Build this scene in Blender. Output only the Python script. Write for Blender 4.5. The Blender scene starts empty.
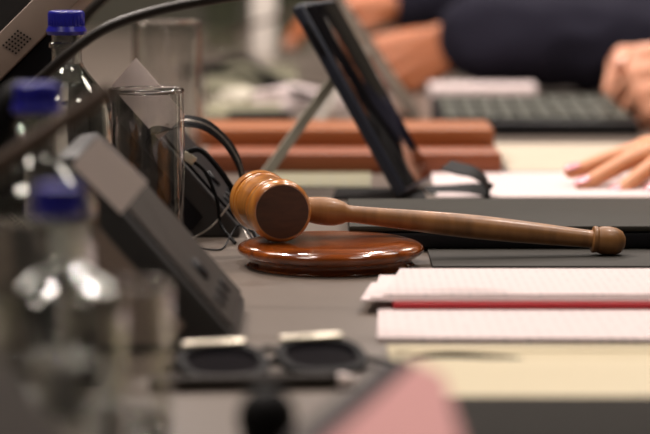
import bpy, bmesh, math, random
from mathutils import Vector, Matrix, noise
R = math.radians
random.seed(7)
scene = bpy.context.scene
COL = scene.collection
TZ = 0.75                      # table top height
CH = 0.243                     # camera height above the table
FPX = 650 * 135 / 36.0
PITCH = R(7)

# ------------------------------------------------------------------ placing
_F = Vector((0, math.cos(PITCH), -math.sin(PITCH)))
_U = Vector((0, math.sin(PITCH), math.cos(PITCH)))
_R = Vector((1, 0, 0))
CAM = Vector((0, 0, TZ + CH))
def ray(px, py):
    return _F + _R * ((px - 325) / FPX) + _U * ((217 - py) / FPX)
def P(px, py, d):
    r = ray(px, py)
    return CAM + r * (d / r.y)
def T(px, py, z=0.0):
    r = ray(px, py)
    return CAM + r * ((TZ + z - CAM.z) / r.z)
def V(x, y, z=0.0):            # z measured from the table top
    return Vector((x, y, TZ + z))

# ------------------------------------------------------------------ materials
def lin(c):
    return tuple((x / 12.92 if x <= 0.04045 else ((x + 0.055) / 1.055) ** 2.4) for x in c)
def hexc(h):
    h = h.lstrip('#')
    return lin(tuple(int(h[i:i + 2], 16) / 255 for i in (0, 2, 4)))
MATS = {}
def mat(name, col, rough=0.5, metal=0.0, coat=0.0, bump=0.0, bscale=60.0, var=0.0, vscale=20.0, sss=0.0, spec=0.5):
    if name in MATS: return MATS[name]
    m = bpy.data.materials.new(name); m.use_nodes = True
    nt = m.node_tree; b = nt.nodes['Principled BSDF']
    c = hexc(col) if isinstance(col, str) else col
    b.inputs['Base Color'].default_value = (*c, 1)
    b.inputs['Roughness'].default_value = rough
    b.inputs['Metallic'].default_value = metal
    b.inputs['Coat Weight'].default_value = coat
    b.inputs['Coat Roughness'].default_value = 0.12
    b.inputs['Specular IOR Level'].default_value = spec
    if sss:
        b.inputs['Subsurface Weight'].default_value = sss
        b.inputs['Subsurface Radius'].default_value = (0.012, 0.005, 0.003)
        b.inputs['Subsurface Scale'].default_value = 1.0
    if var or bump:
        tc = nt.nodes.new('ShaderNodeTexCoord')
        n = nt.nodes.new('ShaderNodeTexNoise'); n.inputs['Scale'].default_value = vscale if var else bscale
        n.inputs['Detail'].default_value = 5
        nt.links.new(tc.outputs['Object'], n.inputs['Vector'])
        if var:
            mx = nt.nodes.new('ShaderNodeMix'); mx.data_type = 'RGBA'
            mx.inputs[6].default_value = (*[x * (1 - var) for x in c], 1)
            mx.inputs[7].default_value = (*[min(1, x * (1 + var)) for x in c], 1)
            nt.links.new(n.outputs['Fac'], mx.inputs[0])
            nt.links.new(mx.outputs[2], b.inputs['Base Color'])
        if bump:
            n2 = nt.nodes.new('ShaderNodeTexNoise'); n2.inputs['Scale'].default_value = bscale
            n2.inputs['Detail'].default_value = 4
            nt.links.new(tc.outputs['Object'], n2.inputs['Vector'])
            bp = nt.nodes.new('ShaderNodeBump'); bp.inputs['Strength'].default_value = bump
            bp.inputs['Distance'].default_value = 0.002
            nt.links.new(n2.outputs['Fac'], bp.inputs['Height'])
            nt.links.new(bp.outputs['Normal'], b.inputs['Normal'])
    MATS[name] = m
    return m
def wood(name, dark, light, rough, coat, axis=0, scale=18.0):
    """wood grain: noise stretched along one object axis"""
    m = mat(name, light, rough, coat=coat)
    nt = m.node_tree; b = nt.nodes['Principled BSDF']
    tc = nt.nodes.new('ShaderNodeTexCoord'); mp = nt.nodes.new('ShaderNodeMapping')
    s = [scale * 8] * 3; s[axis] = scale
    mp.inputs['Scale'].default_value = s
    n = nt.nodes.new('ShaderNodeTexNoise'); n.inputs['Scale'].default_value = 1.0; n.inputs['Detail'].default_value = 6
    n.inputs['Distortion'].default_value = 0.6
    cr = nt.nodes.new('ShaderNodeValToRGB')
    cr.color_ramp.elements[0].position = 0.3; cr.color_ramp.elements[0].color = (*hexc(dark), 1)
    cr.color_ramp.elements[1].position = 0.7; cr.color_ramp.elements[1].color = (*hexc(light), 1)
    nt.links.new(tc.outputs['Object'], mp.inputs['Vector']); nt.links.new(mp.outputs['Vector'], n.inputs['Vector'])
    nt.links.new(n.outputs['Fac'], cr.inputs['Fac']); nt.links.new(cr.outputs['Color'], b.inputs['Base Color'])
    return m
def glass(name, tint=(1, 1, 1), ior=1.45, clear=0.0):
    m = bpy.data.materials.new(name); m.use_nodes = True
    nt = m.node_tree; b = nt.nodes['Principled BSDF']
    b.inputs['Base Color'].default_value = (*tint, 1)
    b.inputs['Roughness'].default_value = 0.0
    b.inputs['IOR'].default_value = ior
    b.inputs['Transmission Weight'].default_value = 1.0
    if clear:
        t = nt.nodes.new('ShaderNodeBsdfTransparent'); t.inputs['Color'].default_value = (*tint, 1)
        mx = nt.nodes.new('ShaderNodeMixShader'); mx.inputs[0].default_value = clear
        nt.links.new(b.outputs[0], mx.inputs[1]); nt.links.new(t.outputs[0], mx.inputs[2])
        nt.links.new(mx.outputs[0], nt.nodes['Material Output'].inputs['Surface'])
    return m
def thin_glass(name, tint=(1, 1, 1), edge=(0.75, 0.78, 0.76), boost=1.0):
    """thin clear glass: see-through, mirror-like towards its rim"""
    m = bpy.data.materials.new(name); m.use_nodes = True
    nt = m.node_tree; L = nt.links.new
    nt.nodes.remove(nt.nodes['Principled BSDF'])
    lw = nt.nodes.new('ShaderNodeLayerWeight'); lw.inputs['Blend'].default_value = 0.18
    cm = nt.nodes.new('ShaderNodeMix'); cm.data_type = 'RGBA'
    cm.inputs[6].default_value = (*tint, 1); cm.inputs[7].default_value = (*edge, 1)
    L(lw.outputs['Facing'], cm.inputs[0])
    t = nt.nodes.new('ShaderNodeBsdfTransparent'); L(cm.outputs[2], t.inputs['Color'])
    g = nt.nodes.new('ShaderNodeBsdfGlossy'); g.inputs['Roughness'].default_value = 0.03
    l2 = nt.nodes.new('ShaderNodeLayerWeight'); l2.inputs['Blend'].default_value = 0.5
    pw = nt.nodes.new('ShaderNodeMath'); pw.operation = 'POWER'; pw.inputs[1].default_value = 3.2
    L(l2.outputs['Facing'], pw.inputs[0])
    mu = nt.nodes.new('ShaderNodeMath'); mu.operation = 'MULTIPLY_ADD'; mu.inputs[1].default_value = 0.9 * boost
    mu.inputs[2].default_value = 0.055; mu.use_clamp = True
    L(pw.outputs[0], mu.inputs[0])
    mx = nt.nodes.new('ShaderNodeMixShader'); L(mu.outputs[0], mx.inputs[0])
    L(t.outputs[0], mx.inputs[1]); L(g.outputs[0], mx.inputs[2])
    L(mx.outputs[0], nt.nodes['Material Output'].inputs['Surface'])
    return m
def printed(name, paper, row=0.0062, ink=0.6, word=120.0, rot=0.0):
    """white paper with rows of small grey print"""
    m = mat(name, paper, 0.7)
    nt = m.node_tree; b = nt.nodes['Principled BSDF']; L = nt.links.new
    tc = nt.nodes.new('ShaderNodeTexCoord'); mp = nt.nodes.new('ShaderNodeMapping')
    mp.inputs['Rotation'].default_value = (0, 0, rot)
    L(tc.outputs['Object'], mp.inputs['Vector'])
    sp = nt.nodes.new('ShaderNodeSeparateXYZ'); L(mp.outputs['Vector'], sp.inputs[0])
    dv = nt.nodes.new('ShaderNodeMath'); dv.operation = 'DIVIDE'; dv.inputs[1].default_value = row; L(sp.outputs['X'], dv.inputs[0])
    fr = nt.nodes.new('ShaderNodeMath'); fr.operation = 'FRACT'; L(dv.outputs[0], fr.inputs[0])
    gt = nt.nodes.new('ShaderNodeMath'); gt.operation = 'GREATER_THAN'; gt.inputs[1].default_value = 0.62; L(fr.outputs[0], gt.inputs[0])
    fl = nt.nodes.new('ShaderNodeMath'); fl.operation = 'FLOOR'; L(dv.outputs[0], fl.inputs[0])
    cb = nt.nodes.new('ShaderNodeCombineXYZ'); L(fl.outputs[0], cb.inputs[0])
    sy = nt.nodes.new('ShaderNodeMath'); sy.operation = 'MULTIPLY'; sy.inputs[1].default_value = word; L(sp.outputs['Y'], sy.inputs[0])
    L(sy.outputs[0], cb.inputs[1])
    n = nt.nodes.new('ShaderNodeTexNoise'); n.inputs['Scale'].default_value = 1.0; n.inputs['Detail'].default_value = 3
    L(cb.outputs[0], n.inputs['Vector'])
    g2 = nt.nodes.new('ShaderNodeMath'); g2.operation = 'GREATER_THAN'; g2.inputs[1].default_value = 0.54; L(n.outputs['Fac'], g2.inputs[0])
    mu = nt.nodes.new('ShaderNodeMath'); mu.operation = 'MULTIPLY'; L(gt.outputs[0], mu.inputs[0]); L(g2.outputs[0], mu.inputs[1])
    mx = nt.nodes.new('ShaderNodeMix'); mx.data_type = 'RGBA'
    c = hexc(paper)
    mx.inputs[6].default_value = (*c, 1); mx.inputs[7].default_value = (*[x * (1 - ink) + y * ink for x, y in zip(c, (0.16, 0.17, 0.19))], 1)
    L(mu.outputs[0], mx.inputs[0]); L(mx.outputs[2], b.inputs['Base Color'])
    return m
def emis(name, col, s):
    m = bpy.data.materials.new(name); m.use_nodes = True
    b = m.node_tree.nodes['Principled BSDF']
    b.inputs['Base Color'].default_value = (*col, 1)
    b.inputs['Emission Color'].default_value = (*col, 1); b.inputs['Emission Strength'].default_value = s
    return m

M_table = mat('table laminate', '#6c625a', 0.3, var=0.06, vscale=90, spec=0.5)
M_tleg = mat('table leg', '#3b3835', 0.5)
M_head = wood('gavel head wood', '#8e4f1a', '#c98436', 0.28, 0.7, axis=2, scale=14)
M_hand = wood('gavel handle wood', '#6f4a26', '#946638', 0.45, 0.1, axis=2, scale=10)
M_face = wood('gavel shaded end grain', '#381d0d', '#4c2a16', 0.5, 0.0, axis=0, scale=30)  # dark wood tone includes the shade on the end facing the camera
M_block = wood('sound block wood', '#522308', '#a05018', 0.14, 1.0, axis=0, scale=12)
M_glass = thin_glass('clear glass', (0.97, 0.97, 0.965))
M_solid = glass('solid clear glass', (0.98, 0.985, 0.98), 1.45)
M_bglass = thin_glass('bottle glass', (0.95, 0.965, 0.96))
M_water = glass('bottle water', (0.97, 0.98, 0.98), 1.33)
M_cap = mat('blue cap', '#1e1e86', 0.28)
M_black = mat('black plastic', '#101014', 0.45, spec=0.2)
M_dark = mat('dark grey plastic', '#2b2a2b', 0.45)
M_grey = mat('taupe grey plastic', '#85756b', 0.5)
M_greyd = mat('brown grey plastic', '#2b2521', 0.6, spec=0.2)
M_card = mat('pale card', '#e9dbd8', 0.7)
M_rubber = mat('black rubber', '#0e0d0e', 0.55, spec=0.1)
M_neck = mat('gooseneck black', '#201b18', 0.35, metal=0.3)
M_brownneck = mat('gooseneck brown', '#4b3b30', 0.4, metal=0.3)
M_white = mat('white paper', '#cbbcbb', 0.75)
M_off = mat('off white paper', '#b5ae9f', 0.75)
M_print = printed('printed paper', '#c8b8b7', row=0.0055, word=230, ink=0.42)
M_print2 = printed('printed page wide', '#c8b8b7', row=0.0068, word=150, ink=0.34)
M_leaf = printed('green leaflet', '#79755c', row=0.012, ink=0.4)
M_red = mat('red cover', '#b0202a', 0.5)
M_lid = mat('laptop lid', '#33312c', 0.6, metal=0.0, spec=0.12)
M_folder = mat('grey folder', '#42403d', 0.7, spec=0.1)
M_folio = mat('tan leather', '#8f5229', 0.5, bump=0.3, bscale=300, var=0.08)
M_folio2 = mat('brown leather', '#7f4222', 0.5, bump=0.3, bscale=300, var=0.08)
M_case = mat('navy case', '#1d2230', 0.45)
M_screen = mat('dark glass screen', '#0c0c0f', 0.06)
M_silver = mat('silver metal', '#b9b2aa', 0.35, metal=0.7)
M_gold = mat('pale metal', '#cfc7b4', 0.35, metal=0.6)
M_cream = mat('cream leather', '#b5a888', 0.6)
M_creamp = mat('cream plastic', '#bdb193', 0.5)
M_pink = mat('pink cover', '#a87472', 0.6, spec=0.2)
M_purple = mat('dark plum edge', '#160e14', 0.6, spec=0.1)
M_key = mat('olive grey key', '#3d3e34', 0.5)
M_skin = mat('skin', '#d6997c', 0.5, sss=0.15, bump=0.15, bscale=250, var=0.07, vscale=40)
M_skin2 = mat('ruddy skin', '#a9653f', 0.5, sss=0.15, bump=0.15, bscale=250, var=0.07, vscale=40)
M_skin3 = mat('warm skin', '#cc8f68', 0.45, sss=0.15, bump=0.2, bscale=300, var=0.1, vscale=60)
M_nail = mat('pink nail polish', '#e59aa6', 0.2, coat=0.6)
M_nailn = mat('natural nail', '#dfa995', 0.3)
M_navy = mat('navy wool', '#201f2a', 0.9, spec=0.1, bump=0.2, bscale=400)
M_charc = mat('charcoal wool', '#3a3836', 0.85)
M_blouse = mat('ivory cotton', '#efe6d2', 0.8)
M_trous = mat('dark trousers', '#25252a', 0.85)
M_hair = mat('dark hair', '#2a1c14', 0.5)
M_hairg = mat('grey hair', '#7c766f', 0.5)
M_eye = mat('eye white', '#efe9e2', 0.2)
M_shoe = mat('black shoe', '#141212', 0.3)
M_carpet = mat('carpet', '#4b443f', 0.95, bump=0.4, bscale=300, var=0.15, vscale=200)
M_wall = mat('wall paint', '#5f594f', 0.8)
M_panel = mat('grey green panel', '#615e52', 0.6)
M_ceil = mat('ceiling paint', '#9a958c', 0.85)
M_skirt = mat('baseboard', '#5d5148', 0.5)
M_chair = mat('chair fabric', '#2f3136', 0.85)
M_diff = emis('lamp diffuser', (1, 0.9, 0.78), 6.0)
M_diff2 = emis('downlight bulb', (1, 0.88, 0.74), 25.0)
M_therm = mat('white enamel', '#e9e2da', 0.3)
M_amber = thin_glass('green glass', (0.72, 0.78, 0.68))
M_bag = mat('black leather', '#141314', 0.5, bump=0.3, bscale=200)

# ------------------------------------------------------------------ mesh helpers
def finish(bm, ang=38):
    bmesh.ops.recalc_face_normals(bm, faces=bm.faces[:])
    for f in bm.faces: f.smooth = True
    for e in bm.edges:
        if len(e.link_faces) == 2:
            e.smooth = e.calc_face_angle(0) < R(ang)
def wm(o):
    return (wm(o.parent) if o.parent else Matrix()) @ o.matrix_basis
def obj(name, bm, m, parent=None, local=False, label=None, ang=38):
    """ONE mesh object; with a parent the geometry is given in world space unless local"""
    finish(bm, ang)
    if parent is not None and not local:
        bmesh.ops.transform(bm, matrix=wm(parent).inverted(), verts=bm.verts[:])
    me = bpy.data.meshes.new(name); bm.to_mesh(me); bm.free()
    me.materials.append(m)
    o = bpy.data.objects.new(name, me); COL.objects.link(o)
    o.parent = parent
    if label: o['label'] = label
    return o
def tag(o, label, cat, group=None, kind=None):
    o['label'] = label; o['category'] = cat
    if group: o['group'] = group
    if kind: o['kind'] = kind
    return o
def thing(name, label, cat, loc=(0, 0, 0), rz=0.0, group=None):
    o = bpy.data.objects.new(name, None); COL.objects.link(o)
    o.empty_display_size = 0.02
    o.location = loc; o.rotation_euler = (0, 0, rz)
    return tag(o, label, cat, group)
def single(name, bm, m, label, cat, group=None, kind=None, ang=38):
    xs = [v.co for v in bm.verts]
    lo = Vector((min(c[i] for c in xs) for i in range(3))); hi = Vector((max(c[i] for c in xs) for i in range(3)))
    loc = Vector(((lo.x + hi.x) / 2, (lo.y + hi.y) / 2, lo.z))
    bmesh.ops.translate(bm, vec=-loc, verts=bm.verts[:])
    o = obj(name, bm, m, ang=ang); o.location = loc
    if cat is None:
        o['kind'] = 'structure'
        return o
    return tag(o, label, cat, group, kind)
def dup(root, loc, rz=0.0, label=None):
    r = root.copy(); COL.objects.link(r); r.location = loc; r.rotation_euler = (0, 0, rz)
    if label: r['label'] = label
    for ch in list(root.children):
        c = ch.copy(); COL.objects.link(c); c.parent = r
        for g in list(ch.children):
            d = g.copy(); COL.objects.link(d); d.parent = c
    return r
def NB(): return bmesh.new()
def box(bm, c, s, bev=0.0, M=None, seg=2):
    n0 = len(bm.verts)
    t = bmesh.new()
    bmesh.ops.create_cube(t, size=1)
    bmesh.ops.scale(t, vec=s, verts=t.verts[:])
    if bev > 0:
        bmesh.ops.bevel(t, geom=t.edges[:], offset=bev, segments=seg, profile=0.5, affect='EDGES')
    if M is not None: bmesh.ops.transform(t, matrix=M, verts=t.verts[:])
    bmesh.ops.translate(t, vec=c, verts=t.verts[:])
    merge(bm, t)
    return bm
def merge(bm, t):
    mp = {v: bm.verts.new(v.co) for v in t.verts}
    for f in t.faces:
        try: bm.faces.new([mp[v] for v in f.verts])
        except ValueError: pass
    t.free()
def lathe(bm, prof, seg=40, M=None):
    """profile [(r, z)] turned about z"""
    rings = []
    for r, z in prof:
        if r < 1e-6:
            rings.append([bm.verts.new((0, 0, z))])
        else:
            rings.append([bm.verts.new((r * math.cos(2 * math.pi * k / seg), r * math.sin(2 * math.pi * k / seg), z)) for k in range(seg)])
    new = [v for r in rings for v in r]
    for a, b in zip(rings, rings[1:]):
        for k in range(seg):
            k2 = (k + 1) % seg
            if len(a) == 1 and len(b) == 1: continue
            if len(a) == 1: bm.faces.new((a[0], b[k], b[k2]))
            elif len(b) == 1: bm.faces.new((a[k], a[k2], b[0]))
            else: bm.faces.new((a[k], a[k2], b[k2], b[k]))
    if M is not None: bmesh.ops.transform(bm, matrix=M, verts=new)
    return bm
def spline(pts, n=8):
    pts = [Vector(p) for p in pts]
    if len(pts) < 3: return pts
    out = []
    for i in range(len(pts) - 1):
        p0 = pts[i - 1] if i else pts[0] * 2 - pts[1]
        p1, p2 = pts[i], pts[i + 1]
        p3 = pts[i + 2] if i + 2 < len(pts) else pts[-1] * 2 - pts[-2]
        for k in range(n):
            t = k / n
            out.append(0.5 * ((2 * p1) + (p2 - p0) * t + (2 * p0 - 5 * p1 + 4 * p2 - p3) * t * t + (3 * p1 - p0 - 3 * p2 + p3) * t ** 3))
    out.append(pts[-1])
    return out
def sweep(bm, pts, prof, up=Vector((0, 1, 0))):
    """sweep a closed 2-D profile [(a, b)] along pts; b axis follows `up`"""
    rings = []
    for i, p in enumerate(pts):
        t = (pts[min(i + 1, len(pts) - 1)] - pts[max(i - 1, 0)]).normalized()
        b = (up - t * up.dot(t))
        b = b.normalized() if b.length > 1e-5 else t.orthogonal().normalized()
        a = t.cross(b)
        pr = prof(i / (len(pts) - 1)) if callable(prof) else prof
        rings.append([bm.verts.new(p + a * x + b * y) for x, y in pr])
    n = len(rings[0])
    for r, s in zip(rings, rings[1:]):
        for k in range(n):
            bm.faces.new((r[k], r[(k + 1) % n], s[(k + 1) % n], s[k]))
    bm.faces.new(rings[0]); bm.faces.new(list(reversed(rings[-1])))
    return bm
def tube(bm, pts, r, seg=10, n=8, r1=None):
    pts = spline(pts, n)
    r1 = r if r1 is None else r1
    # parallel-transported frame
    circ = lambda q: [(q * math.cos(2 * math.pi * k / seg), q * math.sin(2 * math.pi * k / seg)) for k in range(seg)]
    return sweep(bm, pts, lambda t: circ(r + (r1 - r) * t), up=Vector((0.31, 0.9, 0.13)))
def strip(bm, pts, w, th, up=Vector((0, 1, 0)), n=10):
    return sweep(bm, spline(pts, n), [(-th / 2, -w / 2), (th / 2, -w / 2), (th / 2, w / 2), (-th / 2, w / 2)], up)
def prism(bm, poly, vec):
    """closed polygon (world points) extruded by vec"""
    a = [bm.verts.new(p) for p in poly]; b = [bm.verts.new(Vector(p) + Vector(vec)) for p in poly]
    n = len(a)
    bm.faces.new(a); bm.faces.new(list(reversed(b)))
    for k in range(n): bm.faces.new((a[k], b[k], b[(k + 1) % n], a[(k + 1) % n]))
    return bm
def bevel_all(bm, off, seg=2):
    bmesh.ops.recalc_face_normals(bm, faces=bm.faces[:])
    bmesh.ops.bevel(bm, geom=bm.edges[:], offset=off, segments=seg, profile=0.5, affect='EDGES')
    return bm
def frame(z, x=None):
    """rotation whose local z follows z (local x near x)"""
    z = Vector(z).normalized(); x = Vector(x) if x is not None else Vector((0, 1, 0))
    x = (x - z * x.dot(z)).normalized(); y = z.cross(x)
    return Matrix((x, y, z)).transposed().to_4x4()

# ------------------------------------------------------------------ the room
def plane_box(name, c, s, m):
    return single(name, box(NB(), c, s), m, None, None)
plane_box('floor', (0, 2.8, -0.05), (7.2, 9.8, 0.1), M_carpet)
plane_box('ceiling', (0, 2.8, 2.85), (7.2, 9.8, 0.1), M_ceil)
plane_box('wall_back', (0, 7.75, 1.4), (7.4, 0.1, 2.8), M_wall)
plane_box('wall_front', (0, -2.15, 1.4), (7.4, 0.1, 2.8), M_wall)
plane_box('wall_left', (-3.65, 2.8, 1.4), (0.1, 9.8, 2.8), M_wall)
plane_box('wall_right', (3.65, 2.8, 1.4), (0.1, 9.8, 2.8), M_wall)
plane_box('trim_1', (0, 7.68, 0.475), (7.2, 0.04, 0.95), M_panel)
plane_box('baseboard_left', (-3.59, 2.8, 0.05), (0.02, 9.8, 0.1), M_skirt)
plane_box('baseboard_right', (3.59, 2.8, 0.05), (0.02, 9.8, 0.1), M_skirt)

# ------------------------------------------------------------------ lamps
def area(loc, sx, sy, power, col, disk=False):
    l = bpy.data.lights.new('lamp_light', 'AREA'); l.shape = 'DISK' if disk else 'RECTANGLE'
    l.size = sx
    if not disk: l.size_y = sy
    l.energy = power; l.color = col
    o = bpy.data.objects.new('lamp_light', l); COL.objects.link(o); o.location = loc
    return o
def ceiling_panel(x, y, label, power):
    t = thing('ceiling_light', label, 'light', (x, y, 2.8), 0, 'ceiling light panels')
    b = NB()
    for sx, sy, cx, cy in ((0.64, 0.03, 0, 0.305), (0.64, 0.03, 0, -0.305), (0.03, 0.58, 0.305, 0), (0.03, 0.58, -0.305, 0)):
        box(b, (x + cx, y + cy, 2.785), (sx, sy, 0.03))
    obj('frame', b, M_silver, t)
    obj('diffuser', box(NB(), (x, y, 2.79), (0.57, 0.57, 0.02)), M_diff, t)
    area((x, y, 2.772), 0.55, 0.55, power, (1, 0.91, 0.8))
PW = {(-1.0, 0.7): 22, (1.0, 0.7): 9, (-1.3, 2.8): 10, (1.3, 2.8): 10, (-1.3, 5.2): 22, (1.3, 5.2): 22}  # the two panels nearest the camera are added front fill
for (x, y), p in PW.items():
    side = 'left' if x < 0 else 'right'
    where = {0.7: 'near the photographer, added as front fill', 2.8: 'over the middle of the table', 5.2: 'towards the back wall'}[y]
    ceiling_panel(x, y, f'square white ceiling light panel on the {side} side {where}', p)
def downlight(x, y, label, power):
    t = thing('downlight', label, 'light', (x, y, 2.8), 0, 'recessed downlights')
    obj('rim', lathe(NB(), [(0.07, 0), (0.085, 0), (0.085, -0.012), (0.07, -0.012), (0.07, 0)], 24, Matrix.Translation((x, y, 2.8))), M_silver, t)
    obj('bulb', lathe(NB(), [(0, -0.004), (0.068, -0.004), (0.068, 0), (0, 0)], 24, Matrix.Translation((x, y, 2.8))), M_diff2, t)
    area((x, y, 2.79), 0.13, 0.13, power, (1, 0.885, 0.825), True)
DL = [(-0.95, 2.5, 75), (0.75, 2.2, 40), (-0.35, 3.5, 40), (0.5, 4.3, 40), (-0.45, 1.5, 14)]
for (x, y, p), w in zip(DL, ('left of the table middle', 'above the white sheet and hand', 'above the far left papers', 'above the navy jacket sleeve', 'above the bottles at the near left')):
    downlight(x, y, f'small round recessed downlight {w}', p)

# ------------------------------------------------------------------ table
tt = thing('conference_table', 'long grey laminate conference table carrying the gavel and papers', 'table', (-0.2, 2.8, 0))
b = NB(); box(b, (-0.2, 2.8, TZ - 0.02), (1.7, 5.0, 0.04), 0.004)
obj('tabletop', b, M_table, tt)
for sx in (-0.95, 0.5):
    for sy in (0.5, 5.1):
        obj('leg', box(NB(), (sx, sy, (TZ - 0.04) / 2), (0.07, 0.07, TZ - 0.04), 0.004), M_tleg, tt)

# ------------------------------------------------------------------ gavel and sound block
BC = V(0.004, 1.70)
prof = [(0, 0), (0.0585, 0), (0.0592, 0.0012), (0.0572, 0.004), (0.0572, 0.0055), (0.060, 0.0066), (0.0640, 0.0088), (0.0657, 0.0115),
        (0.0650, 0.0142), (0.0620, 0.0160), (0.0575, 0.0171), (0.0555, 0.0169), (0.0540, 0.0176), (0.046, 0.0179), (0, 0.0179)]
single('sound_block', lathe(NB(), prof, 72, Matrix.Translation(BC)), M_block,
       'round varnished reddish wooden sound block under the gavel head', 'sound block', ang=60)
th = R(14)
ax = Vector((math.sin(th), -math.cos(th), 0))
GC = V(-0.0393, 1.7190, 0.0402)
GK = V(0.2025, 1.7370, 0.0126)
gav = thing('gavel', 'turned wooden gavel with its head resting on the sound block', 'gavel', V(-0.03, 1.72, 0.0179))
half = [(0.0205, 0.0), (0.0205, 0.0120), (0.0208, 0.0150), (0.0188, 0.0160), (0.0188, 0.0168), (0.0208, 0.0178), (0.0215, 0.0198), (0.0207, 0.0217),
        (0.0188, 0.0226), (0.0189, 0.0234), (0.0216, 0.0246), (0.0221, 0.0280), (0.0221, 0.0335), (0.0214, 0.0370), (0.0203, 0.0392), (0.0195, 0.0400)]
prof = [(0, -0.0399), (0.0188, -0.0399)] + [(r, -z) for r, z in reversed(half)] + half[1:] + [(0.0188, 0.0399)]
MG = Matrix.Translation(GC) @ frame(ax, (0, 0, 1))
hd = obj('head', lathe(NB(), prof + [(0, 0.0397)], 72, MG), M_head, gav, ang=50)
obj('striking_face', lathe(NB(), [(0, 0.0396), (0.0187, 0.0396), (0.0186, 0.0404), (0.012, 0.0408), (0, 0.0409)], 56, MG), M_face, hd, label='dark end grain disc on the gavel head, shade painted in')
hv = (GK - GC); hl = hv.length
prof = [(0, 0.006), (0.008, 0.006), (0.0078, 0.020), (0.0088, 0.027), (0.0098, 0.034), (0.0101, 0.041), (0.0096, 0.047), (0.0080, 0.0525), (0.0063, 0.0555), (0.0060, 0.060),
        (0.0066, 0.080), (0.0076, 0.105), (0.0084, 0.130), (0.0086, 0.150), (0.0082, 0.175), (0.0074, 0.200), (0.0067, 0.220), (0.0063, 0.2320),
        (0.0064, 0.2328), (0.0093, 0.2336), (0.0098, 0.2350), (0.0094, 0.2366), (0.0090, 0.2372), (0.0100, 0.2400), (0.0104, 0.2450), (0.0099, 0.2500), (0.0080, 0.2545), (0.0045, 0.2570), (0, 0.2577)]
obj('handle', lathe(NB(), prof, 40, Matrix.Translation(GC) @ frame(hv, (0, 0, 1))), M_hand, gav, ang=45)

# ------------------------------------------------------------------ tumblers
def tumbler(c, r, h, label, wall=0.0028, base=0.010):
    t = thing('drinking_glass', label, 'glass', c, 0, 'drinking glasses')
    M = Matrix.Translation(c)
    iw = r - wall
    prof = [(r * 0.96, base * 0.5), (r, base), (r, h - wall * 0.55), (iw, h - wall * 0.55), (iw, base), (r * 0.96, base * 0.5)]
    obj('wall', lathe(NB(), prof, 56, M), M_glass, t, ang=50)
    ring = [(r - wall / 2 + wall * 0.62 * math.cos(q), h - wall * 0.5 + wall * 0.62 * math.sin(q)) for q in [2 * math.pi * k / 10 for k in range(11)]]
    obj('rim', lathe(NB(), ring, 56, M), M_solid, t, ang=60)
    obj('thick_base', lathe(NB(), [(0, 0.0006), (r * 0.86, 0.0003), (r * 0.95, 0.002), (r * 0.95, base * 0.7), (iw * 0.9, base), (0, base)], 56, M), M_solid, t, ang=50)
    return t
tumbler(V(-0.1322, 1.800), 0.0280, 0.1175, 'clear straight drinking glass standing closest to the gavel head')
tumbler(V(-0.1425, 2.200), 0.0315, 0.1510, 'taller clear drinking glass standing behind the other glass')
tumbler(V(-0.0980, 1.125), 0.0270, 0.0740, 'blurred short glass in the near left foreground')

# ------------------------------------------------------------------ water bottles
def bottle(c, h, r, rc, label, water_lv=0.72):
    t = thing('water_bottle', label, 'bottle', c, 0, 'blue capped water bottles')
    hc = rc * 1.35                              # cap height
    nk = rc * 0.84
    hn = h - hc
    sh = h * 0.63
    body = [(0, 0.002), (r * 0.7, 0.0015), (r * 0.94, 0.003), (r, 0.010), (r, sh * 0.9), (r * 0.985, sh)]
    for k in range(1, 10):
        q = k / 9.0
        s = q * q * (3 - 2 * q)
        body.append((r * 0.985 + (nk - r * 0.985) * (0.35 * q + 0.65 * s), sh + (hn - 0.018 - sh) * q))
    body += [(nk, hn - 0.010), (nk * 1.18, hn - 0.009), (nk * 1.18, hn - 0.006), (nk, hn - 0.005), (nk, h - 0.003), (nk * 0.85, h - 0.003)]
    inner = [(max(rr - 0.0014, 0), z) for rr, z in reversed(body[1:-2])]
    inner = [(rr, max(z, 0.004)) for rr, z in inner]
    g = obj('glass_body', lathe(NB(), body + inner + [(0, 0.004)], 44, Matrix.Translation(c)), M_bglass, t, ang=60)
    lv = h * water_lv
    wp = [(0, 0.0045)]
    for rr, z in body[2:]:
        if z < lv: wp.append((rr - 0.0019, max(z, 0.0045)))
    wp += [(wp[-1][0] * 0.97, lv), (0, lv)]
    obj('water', lathe(NB(), wp, 40, Matrix.Translation(c)), M_water, t, ang=60)
    # ribbed screw cap with its tamper ring
    cb = NB(); seg = 60
    zs = [(h - hc * 0.62, 1.0), (h - hc * 0.12, 1.0), (h - hc * 0.03, 0.95), (h, 0.86)]
    prev = None
    ringl = []
    for z, s in zs:
        ring = []
        for k in range(seg):
            rr = rc * s * (1 + (0.03 if k % 2 else -0.03) * (1 if s == 1.0 else 0))
            a = 2 * math.pi * k / seg
            ring.append(cb.verts.new((c[0] + rr * math.cos(a), c[1] + rr * math.sin(a), c[2] + z)))
        ringl.append(ring)
    for a_, b_ in zip(ringl, ringl[1:]):
        for k in range(seg): cb.faces.new((a_[k], a_[(k + 1) % seg], b_[(k + 1) % seg], b_[k]))
    cb.faces.new(ringl[-1]); cb.faces.new(list(reversed(ringl[0])))
    cp = obj('cap', cb, M_cap, t, ang=50)
    obj('tamper_ring', lathe(NB(), [(nk * 1.02, h - hc), (rc * 1.08, h - hc), (rc * 1.15, h - hc * 0.85), (rc * 1.02, h - hc * 0.64), (nk * 1.02, h - hc * 0.66), (nk * 1.02, h - hc)], 44, Matrix.Translation(c)), M_cap, cp)
    return t
bottle(V(-0.1800, 1.70), 0.1790, 0.0315, 0.0124, 'clear water bottle with blue ribbed cap beside the tilted speaker unit', 0.79)
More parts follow.
